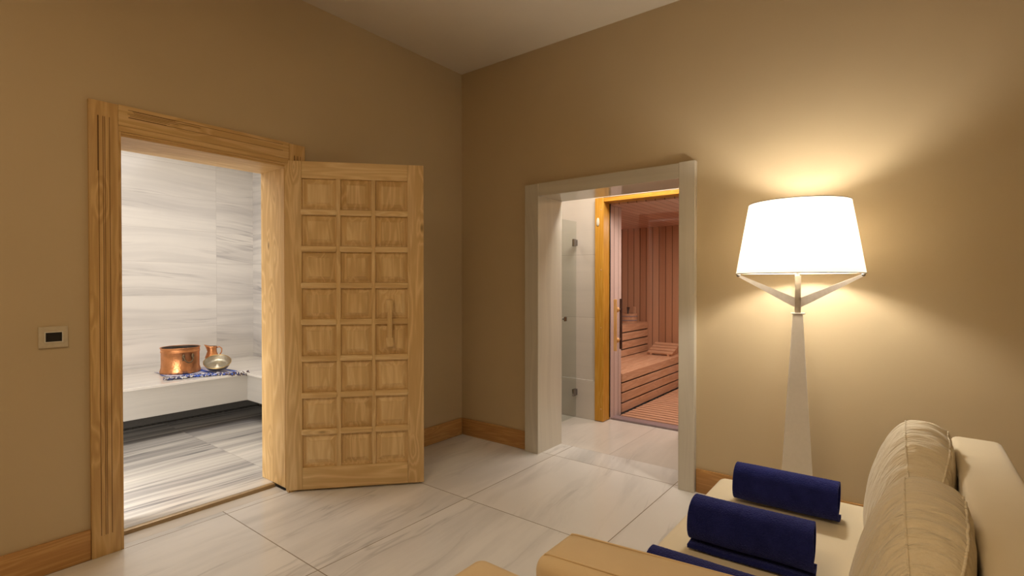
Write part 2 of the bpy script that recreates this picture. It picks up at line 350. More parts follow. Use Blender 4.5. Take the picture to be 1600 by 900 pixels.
obj('head_lining', B((-0.335, -0.012, -2.42, -1.53, 2.014, 2.05), bev=0.002), M_pine['Y'], t)
for z in (0.35, 1.08, 1.78):
    bm = bmesh.new(); tube(bm, [(-0.012, -1.549, z-0.045), (-0.012, -1.549, z+0.045)], 0.006, 10); obj('hinge', bm, M_brass, t, True)
struct('floor_threshold', B((-0.16, -0.0505, -2.395, -1.552, -0.05, 0.0)), M_thr, 'narrow cream marble strip in the wooden doorway', 'threshold')
bm = bmesh.new(); box(bm, -0.195, -0.16, -2.395, -1.556, -0.03, 0.021, bev=0.006)
struct('trim_2', bm, M_gold, 'bronze edge strip along the bath floor in the wooden doorway', 'threshold strip', 'auto')

# ------------------------------------------------------------------ panelled door leaf
hx, hy = -0.012, -1.567; ang = math.atan2(0.62, 0.565)
door = thing('door_1', 'open pine door with twenty-four raised square panels', 'door', (hx, hy, 0.012), ang, kind='structure')
# local x = along leaf, local y: room-facing (viewer) side is -y
W_, H_, T_ = 0.842, 2.042, 0.042
def leafpart(name, b, ax, bev=0.0025, parent=door):
    bm = bmesh.new(); box(bm, *b, bev=bev); return obj(name, bm, M_leaf[ax], parent, 'auto')
leafpart('core', (0.09, 0.75, 0.0195, T_-0.0195, 0.13, 1.95), 'Z', 0)
leafpart('stile', (0, 0.098, 0, T_, 0, H_), 'Z'); leafpart('stile', (0.740, W_, 0, T_, 0, H_), 'Z')
leafpart('rail', (0.098, 0.740, 0.0004, T_, 1.938, H_), 'X'); leafpart('rail', (0.098, 0.740, 0.0004, T_, 0, 0.137), 'X')
leafpart('muntin', (0.302, 0.329, 0.001, T_, 0.137, 1.938), 'Z'); leafpart('muntin', (0.516, 0.541, 0.001, T_, 0.137, 1.938), 'Z')
cols = [(0.098, 0.302), (0.329, 0.516), (0.541, 0.740)]
tops = [1.938-0.2286*k for k in range(8)]
for ci, (u0, u1) in enumerate(cols):
    for k, zt in enumerate(tops):
        zb = zt-0.190
        bm = bmesh.new()
        for sgn in (0, 1):
            y0 = 0.0175 if not sgn else T_-0.0175; y1 = 0.002 if not sgn else T_-0.002
            def rect(ins, y): return [bm.verts.new(p) for p in ((u0+ins, y, zb+ins), (u1-ins, y, zb+ins), (u1-ins, y, zt-ins), (u0+ins, y, zt-ins))]
            yd = 1 if not sgn else -1
            rr = [rect(0.0, y0+0.003*yd), rect(0.004, y0), rect(0.010, y0+0.001*yd), rect(0.036, y1+0.004*yd), rect(0.0375, y1+0.001*yd)]
            for a, b_ in zip(rr, rr[1:]):
                for i in range(4): bm.faces.new((a[i], a[(i+1) % 4], b_[(i+1) % 4], b_[i]))
            bm.faces.new(rr[-1])
        o = obj('panel', bm, M_leaf['Z'], door)
        if k < 7:
            bz = zb-0.0386
            b2 = bmesh.new(); box(b2, u0-0.006, u1+0.006, -0.005, 0.02, bz+0.001, zb-0.001, bev=0.009, seg=4)
            box(b2, u0, u1, T_-0.02, T_+0.004, bz+0.001, zb-0.001, bev=0.006, seg=2)
            obj('cross_bar', b2, M_leaf['X'], door, 'auto')
# pull handle: flat wooden bar
hd = bmesh.new()
box(hd, 0.617, 0.645, -0.048, -0.030, 0.90, 1.175, bev=0.006, seg=3)
box(hd, 0.607, 0.655, -0.050, -0.026, 1.115, 1.185, bev=0.011, seg=3)
box(hd, 0.607, 0.655, -0.050, -0.026, 0.885, 0.945, bev=0.011, seg=3)
box(hd, 0.617, 0.645, -0.040, 0.010, 1.125, 1.165, bev=0.004)
box(hd, 0.617, 0.645, -0.040, 0.010, 0.90, 0.94, bev=0.004)
h = obj('door_handle', hd, M_leaf['Z'], door, 'auto')
bm = B((W_-0.001, W_+0.002, 0.012, 0.03, 0.93, 1.03)); obj('latch_plate', bm, M_brass, door)

# ------------------------------------------------------------------ stone doorway surround
t = thing('trim_3', 'cream marble surround framing the right doorway', 'door frame', kind='structure')
FY = -0.026
obj('casing_slab', B((0.688, 0.812, FY, 0.31, 0, 2.048), bev=0.002), M_case, t)
obj('casing_slab', B((1.885, 1.984, FY, 0.31, 0, 2.055), bev=0.002), M_case, t)
obj('header_slab', B((0.8125, 1.8845, FY+0.002, 0.31, 1.955, 2.050), bev=0.002), M_caseH, t)

# ------------------------------------------------------------------ hall beyond the stone doorway
struct('wall_hall', B((-0.6, 0.694, 1.11, 1.20, 0, 2.6), (0.694, 1.60, 1.11, 1.20, 2.10, 2.6), (1.60, 2.7, 1.11, 1.20, 0, 2.6)), M_hall, 'pale stone wall at the back of the hall', 'wall')
struct('wall_hall_end', B((2.6, 2.7, 0.31, 1.11, 0, 2.6)), M_hall, 'pale stone end wall of the hall out of view', 'wall')
struct('wall_shower', B((-0.7, -0.6, 0.31, 1.2, 0, 2.6)), M_hall, 'pale stone end wall of the shower out of view', 'wall')
struct('ceiling_hall', B((-0.7, 2.7, 0.31, 1.2, 2.6, 2.7)), M_ceil, 'white ceiling of the hall', 'ceiling')
struct('trim_4', B((-0.6, 0.693, 1.088, 1.11, 0, 0.372), bev=0.003), M_hall, 'low projecting stone ledge along the hall wall', 'wall ledge')
# shower glass
t = thing('shower_door', 'clear glass shower door left inside the stone doorway', 'shower door', (0.49, 0.33, 0))
M_glass = glass('shower_glass', (0.90, 0.92, 0.90))
obj('glass_panel', B((-0.004, 0.004, 0.0, 0.745, 0.012, 1.889)), M_glass, t)
for z in (1.685, 0.246):
    bm = bmesh.new(); box(bm, -0.012, 0.012, 0.69, 0.735, z-0.035, z+0.035, bev=0.004); box(bm, -0.012, 0.012, 0.735, 0.7575, z-0.03, z+0.03, bev=0.002)
    obj('hinge', bm, M_chrome, t, 'auto')
bm = bmesh.new(); tube(bm, [(0.004, 0.50, 0.966), (0.035, 0.50, 0.966)], 0.009, 12); box(bm, 0.028, 0.040, 0.478, 0.522, 0.945, 0.987, bev=0.005)
obj('knob', bm, M_chrome, t, 'auto')

# ------------------------------------------------------------------ sauna
SC = 2.035; SY = 3.28; SXL = -0.30
struct('floor_sauna', B((SXL, 2.6, 1.2155, SY, -0.06, -0.002)), M_black, 'floor under the sauna duckboard, black for shade between the slats', 'floor')  # black colour stands in for shade between the duckboard slats
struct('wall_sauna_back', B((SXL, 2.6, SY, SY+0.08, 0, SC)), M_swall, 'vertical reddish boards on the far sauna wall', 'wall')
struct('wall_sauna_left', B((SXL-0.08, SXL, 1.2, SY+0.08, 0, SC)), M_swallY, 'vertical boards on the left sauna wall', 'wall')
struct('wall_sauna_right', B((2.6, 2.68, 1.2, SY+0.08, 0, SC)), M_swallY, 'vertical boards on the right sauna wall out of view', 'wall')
struct('ceiling_sauna', B((SXL-0.08, 2.68, 1.2, SY+0.08, SC, SC+0.08)), M_sceil, 'slatted timber ceiling of the sauna', 'ceiling')
struct('wall_sauna_nib', B((SXL, 0.788, 1.21, 1.44, 0, SC)), M_swallY, 'short boarded return beside the sauna door, glass reflection painted as a pale tone', 'wall')
struct('wall_sauna_front', B((1.56, 2.6, 1.20, 1.26, 0, SC)), M_swall, 'sauna front wall right of its glass door', 'wall')
t = thing('trim_5', 'bright orange pine frame around the glass sauna door', 'door frame', kind='structure')
fs = obj('frame_stile', B((0.694, 0.784, 1.075, 1.205, 0.004, 2.092), bev=0.004), M_orange['Z'], t)
obj('frame_stile', B((1.50, 1.59, 1.075, 1.205, 0.004, 2.092), bev=0.004), M_orange['Z'], t)
obj('frame_head', B((0.7845, 1.4995, 1.077, 1.205, 2.052, 2.090), bev=0.004), M_orange['X'], t)
bm = bmesh.new()
for z in (0.12, 0.88, 1.42, 1.98): sphere(bm, (0.760, 1.076, z), 0.008, 12, 8, (1, 0.5, 1))
obj('screw_plug', bm, M_knob, t, True)
bm = bmesh.new(); sphere(bm, (0.728, 1.072, 1.868), 0.04, 20, 12, (0.4, 0.25, 1)); obj('oval_cap', bm, M_whitecap, t, True)
bm = bmesh.new(); box(bm, 0.786, 1.498, 1.218, 1.335, -0.02, 0.018, bev=0.004)
struct('trim_6', bm, M_mauve, 'grey sill under the glass sauna door', 'door sill', 'auto')
door2 = thing('door_2', 'tinted glass sauna door with a wooden pull bar', 'door', (0, 0, 0), kind='structure')
M_sglass = glass('sauna_glass', (0.93, 0.885, 0.87), (0.80, 0.82, 1.0), 1.55)
obj('glass_panel', B((0.792, 1.496, 1.196, 1.204, 0.024, 2.045)), M_sglass, door2)
obj('gasket', B((0.7855, 0.7915, 1.194, 1.206, 0.024, 2.045)), M_black, door2)
M_barw = wood('handle_wood', (0.55, 0.28, 0.10), (0.68, 0.38, 0.15), (0.76, 0.46, 0.2), 'Z', knots=0)
M_bard = plain('dark_bar_wood', (0.05, 0.022, 0.022), 0.4)  # one dark tone for inner bar, standoffs and ladle
hb = obj('pull_bar', B((0.856, 0.886, 1.138, 1.156, 0.665, 1.147), bev=0.004), M_barw, door2)
obj('inner_pull_bar', B((0.864, 0.888, 1.244, 1.262, 0.672, 1.150), bev=0.004), M_bard, door2)
for z in (1.050, 0.765):
    bm = bmesh.new(); sphere(bm, (0.876, 1.174, z), 0.025, 20, 12, (1, 0.9, 1)); obj('knob', bm, M_knob, door2, True)
    bm = bmesh.new(); tube(bm, [(0.876, 1.205, z), (0.876, 1.25, z)], 0.008, 12); obj('standoff', bm, M_bard, door2, True)
# duckboard
bm = bmesh.new(); y = 1.345
while y < SY-0.06:
    box(bm, 0.83, 2.55, y, y+0.056, -0.002, 0.022, bev=0.003, seg=1); y += 0.084
tag(obj('duckboard', bm, M_sauna['X'], None), 'slatted wooden duckboard on the sauna floor', 'duckboard')
def bench(name, label, x0, x1, ztop, zs, zbot):
    t = thing(name, label, 'bench')
    for (za, zb) in zs: obj('front_board', B((x1-0.022, x1, 1.445, SY-0.004, za, zb), bev=0.003), M_sauna['Y'], t)
    bm = bmesh.new(); n = 5; wd = (x1-0.024-x0)/n
    for k in range(n):
        box(bm, x0+k*wd+0.002, x0+(k+1)*wd-0.002, 1.445, SY-0.004, ztop-0.024, ztop, bev=0.003)
    obj('seat_slats', bm, M_sauna['Y'], t)
    obj('gap_shade_sheet', B((x1-0.045, x1-0.026, 1.46, SY-0.02, zbot, ztop-0.026)), M_black, t)  # black sheet paints the shade seen through the board gaps
    return t
bench('lower_sauna_bench', 'lower slatted sauna bench with three dark gaps, holding the headrest', 0.30, 0.80, 0.402, [(0.318, 0.402), (0.220, 0.302), (0.119, 0.205), (0.020, 0.103)], 0.0)
bench('upper_sauna_bench', 'upper slatted sauna bench with the bucket on it', SXL+0.003, 0.292, 0.785, [(0.700, 0.785), (0.598, 0.684), (0.497, 0.582), (0.404, 0.481)], 0.404)
# headrest
t = thing('headrest', 'slatted wooden headrest propped against the back of the lower bench', 'headrest', (0.60, 3.03, 0.404), 0)
for k in range(4):
    yy = -0.105+k*0.073; zz = 0.035+k*0.027
    bm = bmesh.new(); box(bm, -0.16, 0.16, -0.030, 0.030, -0.008, 0.008, bev=0.003)
    obj('slat', bm, M_sauna['X'], t, False, (0.0, yy, zz), (R(20), 0, 0))
for s in (-0.11, 0.11):
    bm = bmesh.new(); vs_ = box(bm, s-0.012, s+0.012, -0.14, 0.14, 0.0, 0.02)
    for v in bm.verts:
        if v.co.z > 0.01: v.co.z = 0.02+(v.co.y+0.14)*0.37
    obj('bearer', bm, M_sauna['Y'], t)
# bucket
t = thing('sauna_bucket', 'small banded wooden bucket on the upper sauna bench', 'bucket', (0.12, 3.02, 0.7855))
bm = bmesh.new(); lathe(bm, [(0.0, 0.0), (0.112, 0.0), (0.122, 0.115), (0.110, 0.115), (0.100, 0.012), (0.0, 0.012)], 32); obj('pail', bm, M_sauna['Z'], t, 'auto')
for z in (0.03, 0.082):
    bm = bmesh.new(); r = 0.1145+z*0.087; lathe(bm, [(r, z-0.006), (r+0.003, z-0.006), (r+0.003, z+0.006), (r, z+0.006)], 32, close=True); obj('band', bm, M_mauve, t)
obj('ear', B((0.035, 0.075, 0.075, 0.09, 0.06, 0.20), bev=0.006), M_sauna['Z'], t)
bm = bmesh.new(); tube(bm, [(0.0, 0.0, 0.03), (-0.01, 0.03, 0.13), (-0.015, 0.05, 0.19)], [0.011, 0.011, 0.02], 10); obj('ladle', bm, M_bard, t, True)
# small corner lamp
t = thing('sauna_lamp', 'small glowing red lamp high in the sauna corner', 'lamp', (-0.14, 3.27, 1.955))
bm = bmesh.new(); box(bm, -0.05, 0.05, -0.05, 0.008, -0.06, 0.06, bev=0.01); obj('backplate', bm, M_sauna['X'], t, 'auto')
bm = bmesh.new(); sphere(bm, (0.0, -0.05, 0.0), 0.028, 16, 10); obj('bulb', bm, emit('red_glow', (1.0, 0.16, 0.06), 14), t, True)

# ------------------------------------------------------------------ bath (hammam) behind the wooden doorway
HX = -2.885; HY = -0.40; HZ = 2.8; BZ = 0.47; BX = -1.80; BY = -0.978; HF = 0.02
struct('floor_bath', B((-2.335, -0.195, -3.0, -0.62, -0.06, HF)), M_hfloor, 'boldly striped grey marble floor of the bath', 'floor')
struct('floor_drain', B((-2.885, -0.335, -3.0, HY, -0.09, -0.062)), M_void, 'drain channel bottom under the bath bench, shade painted dark', 'floor')
struct('wall_bath_far', B((HX-0.1, HX, -3.0, HY+0.1, 0, HZ)), M_hwall, 'grey veined marble wall behind the copper pot', 'wall')
struct('wall_bath_side', B((HX, -0.335, HY, HY+0.1, 0, HZ)), M_hwall2, 'grey veined marble side wall of the bath', 'wall')
struct('wall_bath_near', B((HX-0.1, -0.335, -3.1, -3.0, 0, HZ)), M_hwall2, 'marble wall of the bath out of view', 'wall')
struct('ceiling_bath', B((HX-0.1, -0.335, -3.1, HY+0.1, HZ, HZ+0.1)), M_ceil, 'ceiling of the bath', 'ceiling')
struct('wall_bath_recess', B((-2.52, -2.47, -3.0, -0.54, -0.06, 0.43), (-2.52, -0.335, -0.54, -0.49, -0.06, 0.43)), M_void, 'recess wall under the bath bench, shade painted dark', 'wall')
t = thing('bath_bench', 'white marble L-shaped bench around the bath', 'bench')
obj('seat_slab', B((HX+0.002, BX, -2.995, HY-0.002, BZ-0.022, BZ), bev=0.003), M_bench, t)
obj('seat_slab', B((BX+0.0005, -0.337, BY, HY-0.002, BZ-0.022, BZ), bev=0.003), marble('bench_marble_return', 'X', 'Y', base=(0.74, 0.70, 0.64), dark=(0.48, 0.45, 0.43), ta=9, tb=9, oa=-5, ob=-5, freq=7.0, stretch=0.3, lo=0.36, hi=0.6, amount=0.45, line=0.4, joint=0, rough=0.2), t)
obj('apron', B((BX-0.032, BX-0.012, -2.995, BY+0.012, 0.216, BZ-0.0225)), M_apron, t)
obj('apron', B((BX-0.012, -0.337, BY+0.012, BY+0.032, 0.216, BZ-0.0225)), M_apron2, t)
bm = bmesh.new(); y = -2.95
while y < -0.66:
    box(bm, -2.395, -2.335, y, y+0.022, 0.0, 0.017); y += 0.05
box(bm, -2.41, -2.395, -2.97, -0.62, -0.02, 0.017)
tag(obj('drain_grate', bm, plain('drain_stone', (0.10, 0.09, 0.075), 0.6), None), 'toothed drain grate along the foot of the bath bench', 'drain grate')

# copper pot
def copper(name, col=(0.74, 0.33, 0.14), rough=0.28):
    g = G(name, rough); n = g.noise(g.obj, 9, 5); h, hc = g.voro(g.obj, 75)
    g.col(g.ramp(n, [(0.3, tuple(c*0.62 for c in col)), (0.62, col)])); g.set('Metallic', 1.0)
    g.put(g.b.inputs['Roughness'], g.ramp(n, [(0.3, 0.52), (0.7, 0.34)])); g.bump(h, 0.25, 0.004); return g.m
M_cop = copper('hammered_copper'); M_tin = plain('tinned_inside', (0.20, 0.18, 0.17), 0.4, 1.0); M_pewter = copper('aged_pewter', (0.48, 0.43, 0.33))
PX, PY = -2.30, -1.345
t = thing('copper_pot', 'wide round copper pot with side handle on the bath bench', 'pot', (PX, PY, BZ+0.0082))
bm = bmesh.new(); lathe(bm, [(0.0, 0.0), (0.160, 0.0), (0.163, 0.012), (0.153, 0.05), (0.151, 0.10), (0.152, 0.185), (0.156, 0.188), (0.156, 0.196), (0.153, 0.200), (0.155, 0.222), (0.160, 0.226), (0.159, 0.231), (0.152, 0.229), (0.150, 0.20)], 64); obj('body', bm, M_cop, t, True)
bm = bmesh.new(); lathe(bm, [(0.1495, 0.2285), (0.147, 0.18), (0.147, 0.02), (0.0, 0.016)], 48); obj('lining', bm, M_tin, t, True)
M_aged = plain('aged_bronze', (0.16, 0.11, 0.06), 0.5, 0.8)
hv = Vector((0.86, -0.52, 0)).normalized(); hs = Vector((-hv.y, hv.x, 0))   # handle faces the doorway
hv = (Vector((3.0, -3.2, 0))-Vector((PX, PY, 0))).normalized(); hv = Matrix.Rotation(R(22), 3, 'Z') @ hv; hs = Vector((-hv.y, hv.x, 0))
bm = bmesh.new()
pts = []
for k in range(13):
    a = PI+PI*k/12
    pts.append(hv*(0.166+0.016*math.sin(PI*k/12)) + hs*(0.038*math.cos(a)) + Vector((0, 0, 0.150+0.050*math.sin(a))))
tube(bm, pts, 0.0055, 8); obj('ring_handle', bm, M_aged, t, True)
for s in (-1, 1):
    bm = bmesh.new()
    c = hv*0.157+hs*(0.038*s)+Vector((0, 0, 0.155)); sphere(bm, c, 0.016, 12, 8, (0.8, 0.8, 1.4))
    c = hv*0.156+hs*(0.040*s)+Vector((0, 0, 0.125)); sphere(bm, c, 0.009, 10, 6)
    obj('handle_lug', bm, M_aged, t, True)

# copper jug
JX, JY = -2.345, -1.055
t = thing('copper_jug', 'small waisted copper jug behind the metal bowl', 'jug', (JX, JY, BZ+0.0080))
bm = bmesh.new(); lathe(bm, [(0.0, 0.0), (0.042, 0.0), (0.044, 0.01), (0.056, 0.07), (0.060, 0.098), (0.050, 0.125), (0.040, 0.155), (0.040, 0.19), (0.044, 0.205), (0.042, 0.205), (0.038, 0.19), (0.037, 0.155), (0.045, 0.125), (0.0, 0.02)], 40)
sp = Vector((-0.45, -0.9, 0)).normalized()
for v in bm.verts:
    if v.co.z > 0.17:
        d = max(0, Vector((v.co.x, v.co.y, 0)).normalized().dot(sp)) if v.co.length > 0 else 0
        k = (v.co.z-0.17)/0.035; v.co += sp*(d**4)*0.026*k + Vector((0, 0, 0.018*(d**3)*k))
obj('body', bm, M_cop, t, True)
hp = -sp; bm = bmesh.new()
pts = [hp*0.040+Vector((0, 0, 0.188)), hp*0.062+Vector((0, 0, 0.197)), hp*0.083+Vector((0, 0, 0.178)), hp*0.082+Vector((0, 0, 0.145)), hp*0.066+Vector((0, 0, 0.118)), hp*0.056+Vector((0, 0, 0.105))]
tube(bm, pts, 0.0055, 8); obj('handle', bm, M_cop, t, True)
bm = bmesh.new(); lathe(bm, [(0.0, 0.012), (0.03, 0.03), (0.043, 0.11), (0.0365, 0.15), (0.0368, 0.186), (0.0415, 0.204)], 32); obj('lining', bm, M_tin, t, True)

# metal bath bowl, tilted towards the doorway
t = thing('bath_bowl', 'shallow aged metal bowl tilted on the blue cloth', 'bowl', (-2.075, -1.115, BZ+0.020))
bm = bmesh.new(); lathe(bm, [(0.0, 0.018), (0.014, 0.018), (0.022, 0.006), (0.07, 0.004), (0.094, 0.012), (0.108, 0.040), (0.114, 0.045), (0.114, 0.041), (0.110, 0.036), (0.098, 0.004), (0.072, -0.003), (0.0, -0.003)], 56)
o = obj('dish', bm, M_pewter, t, True); o.rotation_euler = (R(12), R(24), 0); o.location = (0, 0, 0.038)
bm = bmesh.new(); lathe(bm, [(0.110, 0.0425), (0.115, 0.040), (0.116, 0.044), (0.112, 0.048)], 56, close=True)
o = obj('rim', bm, M_brass, t, True); o.rotation_euler = (R(12), R(24), 0); o.location = (0, 0, 0.038)

# cloth with fringe
g = G('striped_bath_cloth', 0.9, 0.1); P = g.sep(g.obj)
yy = g.math('ADD', P[1], g.math('MULTIPLY', g.noise(g.obj, 30, 2), 0.01))
bands = g.math('SINE', g.math('MULTIPLY', yy, 36.0)); band2 = g.math('SINE', g.math('MULTIPLY', P[0], 160.0))
c = g.ramp(bands, [(0.50, (0.72, 0.70, 0.74)), (0.62, (0.10, 0.17, 0.55))])
c = g.mix(g.math('GREATER_THAN', band2, 0.55), c, (0.05, 0.09, 0.38))
g.col(c); g.bump(g.noise(g.obj, 300, 2), 0.3, 0.002); M_cloth = g.m
def clothz(x, y): return BZ+0.004+0.0012*(math.sin(y*29)+math.sin(x*23+y*7))
bm = bmesh.new(); nx, ny = 26, 40; gv = []
for i in range(nx+1):
    row = []
    for j in range(ny+1):
        u = i/nx; v = j/ny
        y = -1.505+0.505*v+0.012*math.sin(u*9); x = -2.47+0.46*u+0.26*max(0, v-0.35)*u+0.012*math.sin(v*17)
        row.append(bm.verts.new((x, y, max(BZ+0.001, clothz(x, y)))))
    gv.append(row)
for i in range(nx):
    for j in range(ny): bm.faces.new((gv[i][j], gv[i+1][j], gv[i+1][j+1], gv[i][j+1]))
edge = [gv[nx][j].co.copy() for j in range(ny+1)]
cl = tag(obj('bath_cloth', bm, M_cloth, None, True), 'blue and white fringed bath cloth under the copper pot', 'cloth')
for nm, colr, seed in (('navy_fringe', (0.03, 0.045, 0.16), 1), ('white_fringe', (0.75, 0.73, 0.72), 2), ('blue_fringe', (0.07, 0.15, 0.60), 3), ('brown_fringe', (0.13, 0.08, 0.07), 4)):
    random.seed(seed); bm = bmesh.new()
    for k in range(80):
        f = random.random(); e = edge[int(f*ny)]; 
        if nm == 'blue_fringe': f = random.choice((0.28, 0.32, 0.5, 0.55, 0.6, 0.74, 0.78))+random.uniform(-.04, .04); e = edge[int(f*ny)]
        p = Vector((e.x-random.uniform(0, 0.03), e.y+random.uniform(-.012, .012), BZ+0.006)); d = Vector((1, random.uniform(-0.9, 0.4), 0)).normalized(); pts = [p]
        for q in range(5):
            d = (d+Vector((random.uniform(-.45, .4), random.uniform(-.7, .7), 0))).normalized(); p = p+d*0.022
            z = BZ+0.0045+random.uniform(0, 0.010) if p.x < BX else max(BZ-0.03, pts[-1].z-0.012)
            pp = Vector((min(p.x, BX+0.006), p.y, z)); pts.append(pp)
        tube(bm, pts, 0.0042, 5)
    o = obj(nm, bm, plain(nm, colr, 0.9), cl, True); o['kind'] = 'stuff'

# ------------------------------------------------------------------ wall control
t = thing('wall_switch', 'small champagne wall plate with a black square centre on the left wall', 'switch', (WX, -2.649, 1.057))
bm = bmesh.new()
for b in ((0.0, 0.009, -0.050, 0.050, 0.022, 0.047), (0.0, 0.009, -0.050, 0.050, -0.047, -0.022), (0.0, 0.009, -0.050, -0.027, -0.022, 0.022), (0.0, 0.009, 0.030, 0.050, -0.022, 0.022)): box(bm, *b)
obj('cover_plate', bm, M_plate, t)
obj('rim', B((0.009, 0.012, -0.031, 0.033, 0.0205, 0.0245), (0.009, 0.012, -0.031, 0.033, -0.0245, -0.0205), (0.009, 0.012, -0.031, -0.027, -0.0205, 0.0205), (0.009, 0.012, 0.029, 0.033, -0.0205, 0.0205)), M_whitecap, t)
obj('display', B((0.001, 0.007, -0.0265, 0.0285, -0.0205, 0.0205)), M_black, t)

# ------------------------------------------------------------------ floor lamp
LX, LY = 2.594, -0.35
t = thing('floor_lamp', 'floor lamp with cream drum shade and tapering white column', 'lamp', (LX, LY, 0.0005))
rz = R(10.5)
bm = bmesh.new(); box(bm, -0.17, 0.17, -0.17, 0.17, 0.0, 0.018, bev=0.004); obj('base', bm, M_lampw, t, 'auto', None, (0, 0, rz))
bm = bmesh.new(); n = 4
def ring(z, hw): return [bm.verts.new((sx*hw, sy*hw, z)) for sx, sy in ((-1, -1), (1, -1), (1, 1), (-1, 1))]
a = ring(0.018, 0.084); b = ring(1.146, 0.0215)
for i in range(4): bm.faces.new((a[i], a[(i+1) % 4], b[(i+1) % 4], b[i]))
bm.faces.new(a[::-1]); bm.faces.new(b)
bmesh.ops.bevel(bm, geom=bm.edges[:], offset=0.003, segments=2, affect='EDGES')
obj('column', bm, M_lampw, t, 'auto', None, (0, 0, rz))
bm = bmesh.new(); box(bm, -0.030, 0.030, -0.030, 0.030, 1.1462, 1.152, bev=0.001); obj('top_cap', bm, M_steel, t, 'auto', None, (0, 0, rz))
bm = B((-0.013, 0.013, -0.013, 0.013, 1.1525, 1.335), bev=0.002); obj('neck', bm, plain('backlit_metal', (0.26, 0.21, 0.15), 0.45, 0.7), t, 'auto', None, (0, 0, rz))  # neck darker than the arms: backlit shade put into its metal colour
for k, a_ in enumerate((0.0, 180.0, 90.0)):        # right, left, back towards the wall
    bm = bmesh.new(); rr = 0.268
    prof = [(0.010, 1.178), (0.010, 1.226), (rr, 1.343), (rr, 1.330), (0.06, 1.206)]
    f1 = [bm.verts.new((x, -0.004, z)) for x, z in prof]; f2 = [bm.verts.new((x, 0.004, z)) for x, z in prof]
    bm.faces.new(f1); bm.faces.new(f2[::-1])
    for i in range(5): bm.faces.new((f1[i], f2[i], f2[(i+1) % 5], f1[(i+1) % 5]))
    arm = obj('arm', bm, M_steel, t, False, None, (0, 0, rz+R(a_)))
    bm = bmesh.new(); sphere(bm, (rr, 0, 1.338), 0.009, 12, 8); obj('screw_cap', bm, M_chrome, arm, True)
RB, RT, ZB_, ZT_ = 0.279, 0.221, 1.345, 1.690
bm = bmesh.new(); lathe(bm, [(RB, ZB_), (RT, ZT_)], 96)
m = bpy.data.materials.new('lampshade_fabric'); m.use_nodes = True; nt = m.node_tree; nt.nodes.clear()
out = nt.nodes.new('ShaderNodeOutputMaterial'); df = nt.nodes.new('ShaderNodeBsdfDiffuse'); tl = nt.nodes.new('ShaderNodeBsdfTranslucent'); mx = nt.nodes.new('ShaderNodeMixShader')
df.inputs[0].default_value = (0.85, 0.80, 0.72, 1); tl.inputs[0].default_value = (0.88, 0.78, 0.62, 1); mx.inputs[0].default_value = 0.30
nz = nt.nodes.new('ShaderNodeTexNoise'); nz.inputs['Scale'].default_value = 260; bp = nt.nodes.new('ShaderNodeBump'); bp.inputs['Strength'].default_value = 0.1
nt.links.new(nz.outputs[0], bp.inputs['Height']); nt.links.new(bp.outputs[0], df.inputs['Normal'])
nt.links.new(df.outputs[0], mx.inputs[1]); nt.links.new(tl.outputs[0], mx.inputs[2]); nt.links.new(mx.outputs[0], out.inputs[0])
sh = obj('lamp_shade', bm, m, t, True)
bm = bmesh.new(); tube(bm, [((RB)*math.cos(2*PI*k/72), (RB)*math.sin(2*PI*k/72), ZB_) for k in range(72)], 0.0022, 6, close=True); obj('lower_ring', bm, M_aged, sh, True)
bm = bmesh.new(); tube(bm, [((RT)*math.cos(2*PI*k/72), (RT)*math.sin(2*PI*k/72), ZT_) for k in range(72)], 0.0018, 6, close=True); obj('upper_ring', bm, M_aged, sh, True)
bm = bmesh.new(); tube(bm, [(0, 0, 1.215), (0, 0, 1.475)], 0.007, 10); obj('stem', bm, M_steel, t, True)
bm = bmesh.new(); sphere(bm, (0, 0, 1.525), 0.058, 24, 16); obj('bulb', bm, emit('bulb_glow', (1.0, 0.925, 0.81), LAMP_W), t, True)

# ------------------------------------------------------------------ sofa
def soft(name, b, mat, parent, bev=0.03, seg=4, cuts=0, amp=0.0, shape=None, seed=0):
    bm = bmesh.new(); box(bm, *b, bev=bev, seg=seg)
    if cuts: bmesh.ops.subdivide_edges(bm, edges=[e for e in bm.edges if e.calc_length() > 0.15], cuts=cuts, use_grid_fill=True)
    for v in bm.verts:
        if shape: shape(v)
        if amp: v.co.z += amp*mnoise.noise(v.co*5+Vector((seed, 0, 0)))
    return obj(name, bm, mat, parent, True)
t = thing('sofa', 'cream two-seat sofa with two leaning back cushions', 'sofa', (0, 0, 0))
def seatshape(v):
    if v.co.z > 0.3:
        e = min(v.co.x-2.345, 3.14-v.co.x); v.co.z += -0.006+0.010*min(1, max(0, e)/0.25)
soft('seat', (2.345, 3.14, -1.999, -0.765, 0.20, 0.420), M_sand, t, 0.028, 5, 6, 0.004, seatshape)
soft('base', (2.37, 3.14, -1.99, -0.78, 0.06, 0.205), M_sand, t, 0.012, 3)
soft('backrest', (3.145, 3.285, -2.19, -0.765, 0.06, 0.752), M_sand, t, 0.024, 4, 5, 0.003)
def armshape(v):
    if v.co.z > 0.3: v.co.z += max(0, v.co.x-2.298)*0.07*(1 if v.co.z > 0.5 else 0)
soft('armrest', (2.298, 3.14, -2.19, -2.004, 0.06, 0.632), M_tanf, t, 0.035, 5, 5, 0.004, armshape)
bm = bmesh.new()
for yv in (-2.16, -2.035):
    pts = [(2.2965, yv, 0.12+0.05*k) for k in range(9)] + [(2.300, yv, 0.590), (2.309, yv, 0.618), (2.322, yv, 0.6335)] + [(2.335+0.05*k, yv, 0.6335+0.07*(0.037+0.05*k)) for k in range(16)]
    tube(bm, pts, 0.0022, 6)
obj('seam', bm, M_tanf, t, True)
